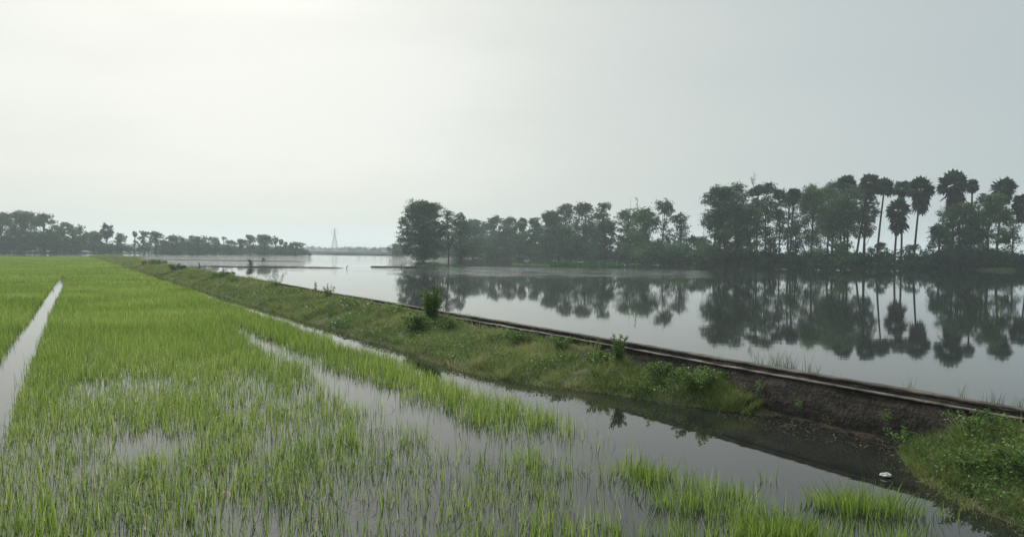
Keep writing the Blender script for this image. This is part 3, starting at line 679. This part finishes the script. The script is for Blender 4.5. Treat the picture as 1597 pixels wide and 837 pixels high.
g = 'trees of the right grove'
RT = [
 (1124, 290, 44, 172, 'dark', .42, 'round', 'tall leafy tree forming the left end of the right grove', dict(nl=26)),
 (1150, 285, 32, 180, 'dark', .5, 'flat', 'high thin-crowned tree just left of the bare twiggy top', dict(per=5)),
 (1148, 317, 60, 170, 'mid', .22, 'round', 'lower lighter green tree in front of the left end of the right grove', dict(nl=26)),
 (1132, 352, 46, 166, 'dark', .02, 'round', 'dark bushy tree reaching the water at the left end of the right grove', dict(nl=22)),
 (1197, 285, 36, 178, 'dark', .58, 'round', 'dense-headed tree right of the bare twiggy top with bare trunk below', dict(nl=20)),
 (1218, 295, 28, 176, 'dark', .5, 'round', 'dark round-crowned tree left of the straight single palm', dict(nl=18)),
 (1268, 288, 42, 172, 'light', .38, 'round', 'pale green weeping tree in the middle of the right grove', dict(nl=26, droop=.8)),
 (1292, 290, 34, 176, 'light', .5, 'round', 'second pale green weeping tree, slimmer, right of the wider one', dict(nl=20, droop=.6)),
 (1322, 290, 44, 170, 'mid', .5, 'flat', 'airy light-crowned tree with sky showing between its limbs under a palm head', dict(nl=24, per=4.2, droop=.5)),
 (1350, 320, 26, 172, 'dark', .5, 'column', 'narrow dark tree hanging below the tall palm with the leaning trunk', dict(nl=16)),
 (1500, 316, 66, 160, 'mid', .05, 'round', 'big bushy tree below the highest palm of the right grove', dict(nl=34)),
 (1545, 302, 66, 163, 'light', .1, 'round', 'large light green tree between the two tall palms on the right', dict(nl=36)),
 (1466, 348, 46, 158, 'mid', .05, 'cone', 'low spreading tree right of the two dark-skirted palms', dict(nl=22)),
 (1240, 352, 40, 168, 'dark', .3, 'flat', 'low dark tree with tangled stems under the straight single palm', dict(nl=18, per=3.5)),
 (1200, 350, 50, 166, 'dark', .25, 'flat', 'low tangled tree with sky gaps under the dense-headed tree', dict(nl=20, per=3.5)),
 (1580, 350, 26, 160, 'dark', .3, 'column', 'thin sparse tree at the right edge under the dark palm', dict(nl=12, per=3)),
 (1680, 300, 70, 160, 'mid', .08, 'round', 'leafy tree just outside the right edge of the photo', dict(nl=28)),
 (1232, 300, 34, 181, 'mid', .4, 'round', 'round green tree behind the straight single palm', dict(nl=22)),
 (1172, 292, 34, 184, 'dark', .4, 'round', 'leafy tree right under the bare twiggy top', dict(nl=22)),
 (1300, 284, 40, 182, 'dark', .45, 'round', 'tall dark tree behind the slimmer weeping tree', dict(nl=24)),
 (1348, 290, 34, 180, 'mid', .45, 'round', 'leafy tree behind the tall palm with the left-leaning trunk', dict(nl=22)),
 (1312, 350, 40, 168, 'dark', .28, 'flat', 'low dark tree with crossing branches beside the leaning palm trunk', dict(nl=16, per=3.2)),
]
for i, (px, tp, wp, D, mt, cb, sh, lb, kw) in enumerate(RT):
    k_ = dict(nl=24, per=7.0, z0=.4, wk=1.38 if px < 1400 else 1.15); k_.update(kw); cb = cb * .85
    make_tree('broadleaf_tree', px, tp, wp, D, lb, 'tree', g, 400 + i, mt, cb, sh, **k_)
for i, (px, tp, wp, D, bp, lb, sk) in enumerate([
    (1239, 292, 24, 174, 1232, 'straight single palm between the dark round crown and the pale weeping tree', .2),
    (1183, 288, 18, 183, 1180, 'small palm head just right of the bare twiggy top', .2),
    (1321, 271, 34, 176, 1316, 'palm whose round head tops the airy light-crowned tree', .25),
    (1358, 269, 32, 172, 1334, 'tall palm with a long trunk leaning left and a dark skirt', .8),
    (1380, 278, 34, 174, 1367, 'slim palm with a bare thin trunk and no skirt, left of the dark-skirted pair', .1),
    (1409, 280, 30, 178, 1406, 'green-headed palm standing behind the left dark-skirted palm', .2),
    (1402, 308, 42, 168, 1395, 'left dark-skirted palm of the pair, lower and rounder', .9),
    (1437, 275, 42, 170, 1425, 'right dark-skirted palm of the pair, with a green flat head', 1.0),
    (1489, 265, 48, 166, 1486, 'highest palm of the right grove, above the big bushy tree', .9),
    (1517, 279, 22, 170, 1514, 'small-headed palm close to the right of the highest palm', .4),
    (1566, 275, 38, 166, 1553, 'tall palm rising over the large light green tree on the right', .6),
    (1597, 300, 36, 162, 1604, 'dark palm cut by the right edge of the photo', .9),
    (1645, 282, 44, 165, 1650, 'tall palm just past the right edge of the photo', .5)]):
    make_palm(px, tp, wp * 1.05, D, bp, lb, g, 500 + i, sk * .85, nleaf=[40, 30, 46, 34, 42][i % 5])
make_bare(1175, 272, 20, 180, 1177, .4, 'bare twiggy treetop above the left part of the right grove', 523, levels=3, r0=.12, start=.82)

# bushes and undergrowth along the shores
def undergrowth(name, shore, hmin, hmax, leafs, n, mat, seed, off=2.0, depth=5.0, per=5.0, taper=0.0):
    rng = np.random.default_rng(seed); P = np.array(shore, float); s = rng.uniform(0, len(P) - 1, n)
    X = np.interp(s, np.arange(len(P)), P[:, 0]); Y = np.interp(s, np.arange(len(P)), P[:, 1]) + off + rng.uniform(0, depth, n)
    h = hmin + (hmax - hmin) * vnoise(s * 9, s * 0, seed) * rng.uniform(.6, 1, n); h = h * (1 - taper * s / (len(P) - 1))
    lob = []
    for x, y, hh in zip(X, Y, h):
        for _ in range(3): lob.append((x + rng.normal() * hh * .4, y + rng.normal() * hh * .3, max(.5, hh * rng.uniform(.25, .85)), hh * rng.uniform(.25, .42)))
    V, Q, T = crown_mesh(np.array(lob), rng, leafs, per, .2)
    return tag(mesh(name, V, Q, M[mat], None, T), kind='stuff')
undergrowth('undergrowth', left_shore[:7], 4.0, 11.0, .55, 330, 'mid', 601, depth=10, taper=.62)
undergrowth('undergrowth', mid_shore[1:5], 3, 10.5, .5, 120, 'mid', 602, off=1, depth=8)
undergrowth('undergrowth', mid_shore[4:], 2.5, 7.5, .4, 110, 'mid', 603, off=.5, depth=8)
undergrowth('undergrowth', right_shore[:5], 1.8, 5.0, .33, 190, 'dark', 604, off=0, depth=6)
undergrowth('undergrowth', right_shore[3:], 2.4, 4.0, .33, 190, 'dark', 605, off=0, depth=8, per=7)
undergrowth('distant_wood', [gp(380, 960), gp(480, 1010), gp(560, 1010), gp(700, 1010)], 3, 9, 1.8, 170, 'mid', 606, off=10, depth=40)
undergrowth('distant_wood', [gp(540, 780), gp(600, 760), gp(680, 740)], 3, 6, 1.5, 40, 'mid', 607, off=10, depth=20)
undergrowth('distant_wood', [gp(-200, 900), gp(380, 980)], 3, 8, 1.8, 90, 'mid', 608, off=10, depth=40)
g = 'bushes along the grove waterline'
BU = [
 (809, 396, 30, 272, 'light', 'pale rounded bush at the waterline of the middle grove'),
 (1002, 390, 36, 200, 'light', 'light green bush right of the leaning pale trunk'),
 (1040, 386, 40, 196, 'mid', 'wide green bush on the waterline near the right end of the middle grove'),
 (1075, 392, 26, 190, 'light', 'small bright bush between the middle and right groves'),
 (760, 366, 56, 276, 'light', 'broad light green thicket in front of the middle grove'),
 (810, 362, 56, 268, 'mid', 'broad rounded thicket under the grove palm'),
 (1172, 378, 40, 163, 'mid', 'dark leafy bush at the left of the right grove waterline'),
 (1304, 376, 64, 162, 'light', 'wide light olive bush in the middle of the right grove waterline'),
 (1262, 388, 36, 162, 'mid', 'small bush left of the wide light olive bush'),
 (1372, 378, 44, 163, 'mid', 'leafy bush at the foot of the slim palm'),
 (1420, 380, 46, 160, 'mid', 'leafy bush at the feet of the dark-skirted palms'),
 (1115, 385, 34, 168, 'mid', 'bush at the leftmost corner of the right grove'),
]
for i, (px, tp, wp, D, mt, lb) in enumerate(BU):
    make_tree('bush', px, tp, wp, D, lb, 'bush', g, 700 + i, mt, .0, 'round', nl=14, per=7, z0=.1, trunk_r=.08)
make_tree('bush', 390, 405, 12, 116, 'round bush standing alone in the lake on the long mud bar', 'bush', None, 720, 'mid', 0.25, 'round', nl=9, per=5, z0=0, trunk_r=.05, base=-.05)
for px, tp, wp, D, lb in [(410, 402, 8, 168, 'small pale bush on the farther mud bar'), (446, 394.5, 9, 300, 'low dark bush in the water just before the lone round tree'),
                          (460, 396, 5, 300, 'tiny dark bush between the two low ones by the lone round tree'), (483, 394, 10, 290, 'low dark bush alone in the water right of the lone round tree'), (299, 394.5, 6, 250, 'speck of a dark bush in the lake far to the left')]:
    make_tree('bush', px, tp, wp, D, lb, 'bush', 'small bushes in the flooded fields', int(px), 'mid', 0.0, 'round', nl=8, per=5, z0=0, trunk_r=.04, base=-.02)

# weeds floating and growing in the lake
def weed_mat(name, line, width, n, h, wd, mat, seed, lf=0.0):
    rng = np.random.default_rng(seed); P = np.array(line, float); s = rng.uniform(0, len(P) - 1, n)
    X = np.interp(s, np.arange(len(P)), P[:, 0]); Y = np.interp(s, np.arange(len(P)), P[:, 1]) + rng.normal(0, width / 2, n)
    k = vnoise(X * .5, Y * .5, seed); kp = rng.random(n) < np.clip(k * 2 - .3, .1, 1); X, Y, k = X[kp], Y[kp], k[kp]; n = len(X)
    A = Acc(); Pz = np.column_stack([X, Y, np.zeros(n)])
    V, Q = blades(Pz, h * rng.uniform(.3, 1.2, n) * (.3 + k), wd, rng.uniform(0, 6.28, n), .3, .5, rng, 2, .25); A.add(V, Q, np.repeat(np.clip(rng.normal(.5, .2, n), 0, 1), 6))
    if lf:
        Pl = Pz + np.column_stack([rng.normal(0, .2, n), rng.normal(0, .2, n), rng.random(n) * h * .8 * k]); V, Q = leaves(Pl, lf * rng.uniform(.6, 1.4, n), rng, .3, .6); A.add(V, Q, np.repeat(rng.random(n), 4))
    return tag(A.obj(name, M[mat]), kind='stuff')
weed_mat('lake_weeds', [gp(860, 152), gp(900, 150), gp(964, 146)], 7, 5200, 1.3, .09, 'mid', 801, .35)
weed_mat('lake_weeds', [gp(800, 165), gp(870, 156)], 3, 1200, .4, .09, 'weed', 802, .2)
weed_mat('lake_weeds', [gp(655, 142), gp(722, 140)], 10, 1500, .2, .07, 'mid', 803, .12)
weed_mat('lake_weeds', [gp(1535, 150), gp(1575, 150)], 3, 1800, .8, .09, 'reed', 804, .25)
weed_mat('mud_bar_grass', [gp(340, 117), gp(430, 117), gp(500, 117)], 1, 700, .35, .04, 'straw', 805)
weed_mat('mud_bar_grass', [gp(594, 124), gp(634, 124)], 3, 900, .3, .05, 'straw', 806)
weed_mat('bund_grass', [(wx(190) - 110, 190), (wx(190) - 6, 189)], 2.5, 9000, .16, .1, 'grass', 807)
weed_mat('bund_grass', [(wx(186) - 8, 188), (wx(186) + 4, 190)], 5, 2500, 1.1, .12, 'grass', 808, .3)
weed_mat('shore_grass', right_shore[:6], 1.5, 6000, .7, .1, 'mid', 809)
weed_mat('shore_grass', mid_shore, 2, 5000, .7, .14, 'mid', 810)

# ------------------------------------------------------------------ reeds and bank plants
def reed(px, py, wpx, hpx, n, label, group, seed, dry=0.0):
    rng = np.random.default_rng(seed); c = G(px, py); s = c[1] / F; w_ = wpx * s; h = hpx * s
    o = empty('reed_clump', (c[0], c[1], 0), label, 'reeds', group)
    P = np.column_stack([np.clip(rng.normal(0, .28, n), -.5, .5) * (w_ if n > 20 else min(w_, .25)), rng.normal(0, .1, n) * min(w_, .8), np.full(n, -.03)])
    A = Acc(); V, Q = blades(P, h * rng.uniform(.35, 1.05, n), .011, rng.uniform(0, 6.28, n), rng.uniform(0, .25, n), rng.uniform(0, .35, n), rng, 4, rng.uniform(0, .15, n)); A.add(V, Q, np.repeat(np.clip(rng.normal(.45 + dry, .25, n), 0, 1), 10))
    A.obj('blades', M['reed'], o); return o
g = 'reed clumps rising from the lake behind the wall'
reed(1215, 583, 95, 48, 150, 'largest reed clump behind the wall, dense and tall-stemmed', g, 1)
reed(1268, 590, 30, 34, 30, 'small reed clump touching the right side of the largest clump', g, 2)
reed(1303, 597, 22, 24, 10, 'few short dry reeds behind the wall right of the large clumps', g, 3, .3)
reed(1418, 617, 30, 40, 16, 'loose bent reeds behind the wall between the short dry ones and the tall pair', g, 4)
reed(1500, 628, 18, 50, 9, 'tall thin pair of reeds standing apart behind the wall on the right', g, 5)
reed(1548, 638, 34, 34, 44, 'short thick reed clump behind the wall near the right edge', g, 6)
reed(1590, 645, 30, 40, 22, 'reed clump at the right edge of the photo behind the wall', g, 7)
reed(1128, 560, 20, 14, 8, 'sparse stubble reeds left of the largest clump', g, 8)
reed(745, 505, 30, 20, 10, 'thin dry stalks behind the wall right of the tall shrub', g, 9, .4)
reed(800, 518, 60, 24, 9, 'scattered thin stalks in the water behind the wall', g, 10, .4)
def on_bank(D, u):
    o = u * bwid(D); q = np.array([wx(D), D]) + WN * (o + .1); return q[0], q[1], float(bank_z(np.array([D]), np.array([o]))[0])
def shrub(D, u, h, w_, label, group, seed, mat='weed', leafs=.06, n=900, stems=10, up=.6, name='shrub'):
    rng = np.random.default_rng(seed); x, y, z = on_bank(D, u); o = empty(name, (x, y, z - .02), label, 'shrub', group)
    A = Acc(); Cs = []
    for i in range(stems):
        a = rng.uniform(0, 6.28); rr = w_ * .5 * rng.random() ** .6; hh = h * rng.uniform(.55, 1.0) * (1 - .45 * rr / (w_ * .5 + .01) * (1 - up))
        tp_ = np.array([math.cos(a) * rr, math.sin(a) * rr, hh]); b = np.array([tp_[0] * .15, tp_[1] * .15, -.05]); m_ = (b + tp_) / 2 + rng.normal(0, .03, 3) + [0, 0, .1 * h]
        t = np.linspace(0, 1, 6)[:, None]; pts = (1 - t) ** 2 * b + 2 * t * (1 - t) * m_ + t ** 2 * tp_
        V, Q = tube(pts, np.linspace(.011, .003, 6), 4); A.add(V, Q)
        k_ = int(n * .75) // stems; f = rng.uniform(.15, 1.03, k_)[:, None]; p = (1 - f) ** 2 * b + 2 * f * (1 - f) * m_ + f ** 2 * tp_
        Cs.append(p + unit(rng, k_) * (w_ * .13 * (1.15 - f) + leafs * .6) * rng.random((k_, 1)) ** .4)
    C = np.concatenate(Cs); C = C[C[:, 2] > 0.0]
    V, Q = leaves(C, leafs * rng.uniform(.6, 1.35, len(C)), rng, .2, .5)
    A.obj('stems', M['bark'], o); mesh('foliage', V, Q, M[mat], o, np.repeat(np.clip(rng.normal(.45, .25, len(C)), 0, 1), 4)); return o
def Dfor(px, u=0.3):
    best = min(np.arange(6, 180, .1), key=lambda D: abs((on_bank(D, u)[0] / D) * F + 798.5 - px)); return float(best)
g = 'shrubs and tall weeds on the grassy bank'
SH = [
 (676, .12, 1.35, .95, 'tallest shrub of the bank, feathery and upright against the wall', dict(n=5200, stems=30, leafs=.07)),
 (655, .55, .75, 1.3, 'dark rounded leafy shrub on the slope left of the tallest shrub', dict(n=3600, stems=26, leafs=.075)),
 (700, .3, .6, .9, 'small leafy shrub at the right foot of the tallest shrub', dict(n=1500, stems=14)),
 (968, .15, .85, .55, 'upright weed with tall thin tips beside the wall in the middle of the bank', dict(n=1300, stems=9, leafs=.055)),
 (935, .3, .42, .8, 'pale green weed clump left of the upright weed', dict(n=1300, stems=12)),
 (1090, .35, .5, 1.2, 'bright green leafy bush at the near end of the middle bank', dict(n=3000, stems=26, leafs=.05)),
 (1040, .25, .42, .9, 'leafy bush between the upright weed and the bright green one', dict(n=1700, stems=16, leafs=.05)),
 (875, .15, .42, .8, 'blue-green leafy clump under the wall rim left of the bare wall stretch', dict(n=1700, stems=16, leafs=.05)),
 (815, .2, .4, 1.1, 'low broad-leaved clump close to the wall below the thin stalks', dict(n=1700, stems=18, leafs=.06)),
 (512, .1, .8, .9, 'tuft of tall grassy weeds on the bank top right of the lone stalk', dict(n=700, stems=12, leafs=.07)),
 (493, .05, 1.05, .3, 'lone thin seed-topped stalk on the bank edge by the lake', dict(n=120, stems=4, leafs=.07)),
 (432, .1, 1.3, 1.5, 'fan of thin leaning dry stalks on the bank edge far along', dict(n=350, stems=16, leafs=.08)),
 (277, .5, .9, 2.2, 'dark hollow-looking shrub low on the far bank', dict(n=1100, stems=16, leafs=.16, mat='dark')),
 (372, .3, .4, 1.3, 'low green shrub mound half way along the bank', dict(n=900, stems=14, leafs=.12)),
 (352, .1, .35, 2.2, 'low leafy mound on the bank crest where the mud bar meets it', dict(n=900, stems=16, leafs=.16)),
 (250, .2, .8, 3.0, 'wide rough shrub near the far end of the bank', dict(n=1200, stems=18, leafs=.25)),
 (229, .6, .9, .8, 'rusty brown dead shrub at the far end of the bank', dict(n=160, stems=8, leafs=.2, mat='straw')),
 (1425, .2, .35, .9, 'pale yellow-green clump on the left shoulder of the nearest mound', dict(n=1500, stems=16, leafs=.045)),
 (1520, .15, .38, 1.2, 'leafy clump on top of the nearest mound under the wall rim', dict(n=2200, stems=20, leafs=.045)),
 (1570, .5, .3, 1.0, 'low leafy clump on the slope of the nearest mound at the right edge', dict(n=1700, stems=16, leafs=.045)),
 (1490, .65, .28, 1.0, 'low leafy clump near the waterline of the nearest mound', dict(n=1500, stems=16, leafs=.045)),
]
for i, (px, u, h, w_, lb, kw) in enumerate(SH):
    shrub(Dfor(px, u), u, h, w_, lb, g, 900 + i, **kw)
# small plants rooted in the wall face
for i, (px, z, s, lb) in enumerate([(1172, .36, .16, 'pale leafy weed growing from the wall face near the bright green bush'), (1258, .33, .1, 'small pale weed in the middle of the bare wall face'), (1305, .14, .14, 'yellowish weed tuft low on the bare wall face'), (1398, .42, .13, 'upright leafy weed on the wall face beside the nearest mound'), (1195, .5, .12, 'little fern-like weed under the ledge of the bare wall')]):
    D = min(np.arange(8, 30, .05), key=lambda D: abs(wx(D) / D * F + 798.5 - px)); rng = np.random.default_rng(40 + i)
    q = np.array([wx(D), D]) + WN * .11; o = empty('wall_weed', (q[0], q[1], z), lb, 'weed', 'weeds growing from the wall face')
    n = 130; C = unit(rng, n) * s * rng.random((n, 1)) ** .5; V, Q = leaves(C, .035 * rng.uniform(.6, 1.3, n), rng, .1, .5)
    mesh('leaves', V, Q, M['weed' if i != 2 else 'reed'], o, np.repeat(np.clip(rng.normal(.7, .2, n), 0, 1), 4))

# ------------------------------------------------------------------ pylon
def pylon(px, top, D, label):
    x, y, zt = at(px, D, top); o = empty('transmission_tower', (x, y, 0), label, 'pylon')
    H = zt; b = 4.6; A = Acc(); hs = [0, .14, .27, .4, .52, .63, .73, .82, .9, 1.0]
    def hw(f): return b * (1 - f / .72) + .75 * (f / .72) if f < .72 else .75 - .6 * (f - .72) / .28
    def bar(p, q, r_=.16): V, Q = tube([p, q], [r_, r_], 4); A.add(V, Q)
    C = [[np.array([sx * hw(f), sy * hw(f), f * H]) for sx, sy in ((-1, -1), (1, -1), (1, 1), (-1, 1))] for f in hs]
    for i in range(len(hs) - 1):
        for j in range(4):
            bar(C[i][j], C[i + 1][j], .3 - .15 * hs[i]); bar(C[i][j], C[i + 1][(j + 1) % 4], .12); bar(C[i][(j + 1) % 4], C[i + 1][j], .12); bar(C[i + 1][j], C[i + 1][(j + 1) % 4], .12)
    A.obj('lattice_mast', M['steel'], o)
    for f, L_ in ((.72, 5.0), (.82, 4.2), (.91, 3.4)):
        A = Acc()
        for s in (-1, 1):
            tip = np.array([s * L_, 0, f * H + .4])
            for sy in (-1, 1): bar(np.array([s * hw(f), sy * hw(f), f * H]), tip, .12); bar(np.array([s * hw(f), sy * hw(f), f * H + 1.3]), tip, .1)
            bar(tip, tip - [0, 0, 1.5], .1)
        A.obj('crossarm', M['steel'], o)
pylon(522, 355, 1080, 'tall lattice transmission tower faint in the haze beyond the lake')
# small post seen on the horizon, and a leaning stump on the mud bar
def post(px, top, D, r_, label, name='post', lean=0.0, z0=-.1, cat='post', mat='bark'):
    x, y, zt = at(px, D, top); A = Acc(); H = zt - z0; t = np.linspace(0, 1, 6)
    V, Q = tube(np.column_stack([lean * t ** 1.5 * H + .02 * np.sin(t * 9), 0 * t, t * H]), r_ * (1.2 - .5 * t + .1 * np.sin(t * 11)), 8); A.add(V, Q)
    o = A.obj(name, M[mat], smooth=True); o.location = (x, y, z0); tag(o, label, cat); return o
post(594, 384, 760, .35, 'thin pole on the horizon left of the middle grove', cat='pole', name='utility_pole')
post(312, 409.5, 116, .09, 'small dark leaning stump where the mud bar leaves the bank', 'stump', -.35, cat='stump')
post(540, 413.5, 116, .06, 'short crooked stake at the right end of the long mud bar', 'stake', .5, cat='stake')
post(626, 411, 123, .08, 'short stake standing on the brown islet left of the middle grove', 'stake', .1, cat='stake')
post(234.5, 391.2, 310, .13, 'small white marker post on the left shore below the darker squat tree', 'marker_post', 0, cat='marker post', mat='plastic')
# crumpled white plastic at the waterline
c = G(1381, 744); rng = np.random.default_rng(5)
import bmesh
def crumple(name, loc, r_, label, seed, fl=.42):
    bm = bmesh.new(); bmesh.ops.create_icosphere(bm, subdivisions=3, radius=r_); rg = np.random.default_rng(seed)
    for v in bm.verts:
        k = math.sin(v.co.x * 60 + seed) * math.sin(v.co.y * 70) * math.sin(v.co.z * 65 + 1) * .35 + rg.normal() * .06; v.co *= 1 + k; v.co.z *= fl; v.co.x *= 1.25
    me = bpy.data.meshes.new(name); bm.to_mesh(me); bm.free(); me.materials.append(M['plastic'])
    o = bpy.data.objects.new(name, me); COL.objects.link(o); o.location = loc; tag(o, label, 'litter')
crumple('crumpled_bag', (c[0], c[1], .035), .062, 'crumpled white plastic bag at the foot of the nearest mound', 3)
c = G(1588, 790); crumple('crumpled_bag', (c[0], c[1], .03), .045, 'small white scrap on the waterline at the right edge', 4)

# ------------------------------------------------------------------ haze
def haze(d):
    me = bpy.data.meshes.new('haze'); bm = bmesh.new(); bmesh.ops.create_cube(bm, size=1.0)
    for v in bm.verts: v.co.x *= 2 * S + 20; v.co.y *= 2 * S + 20; v.co.z = -1.6 if v.co.z < 0 else 46
    bm.to_mesh(me); bm.free(); m, n, l = newmat('haze')
    p = nd(n, 'ShaderNodeVolumePrincipled'); p.inputs['Color'].default_value = (.82, .935, .985, 1); p.inputs['Density'].default_value = d; p.inputs['Anisotropy'].default_value = 0.25
    o = nd(n, 'ShaderNodeOutputMaterial'); l.new(p.outputs[0], o.inputs['Volume']); me.materials.append(m)
    ob = bpy.data.objects.new('haze', me); COL.objects.link(ob); tag(ob, kind='stuff')
haze(0.00046)
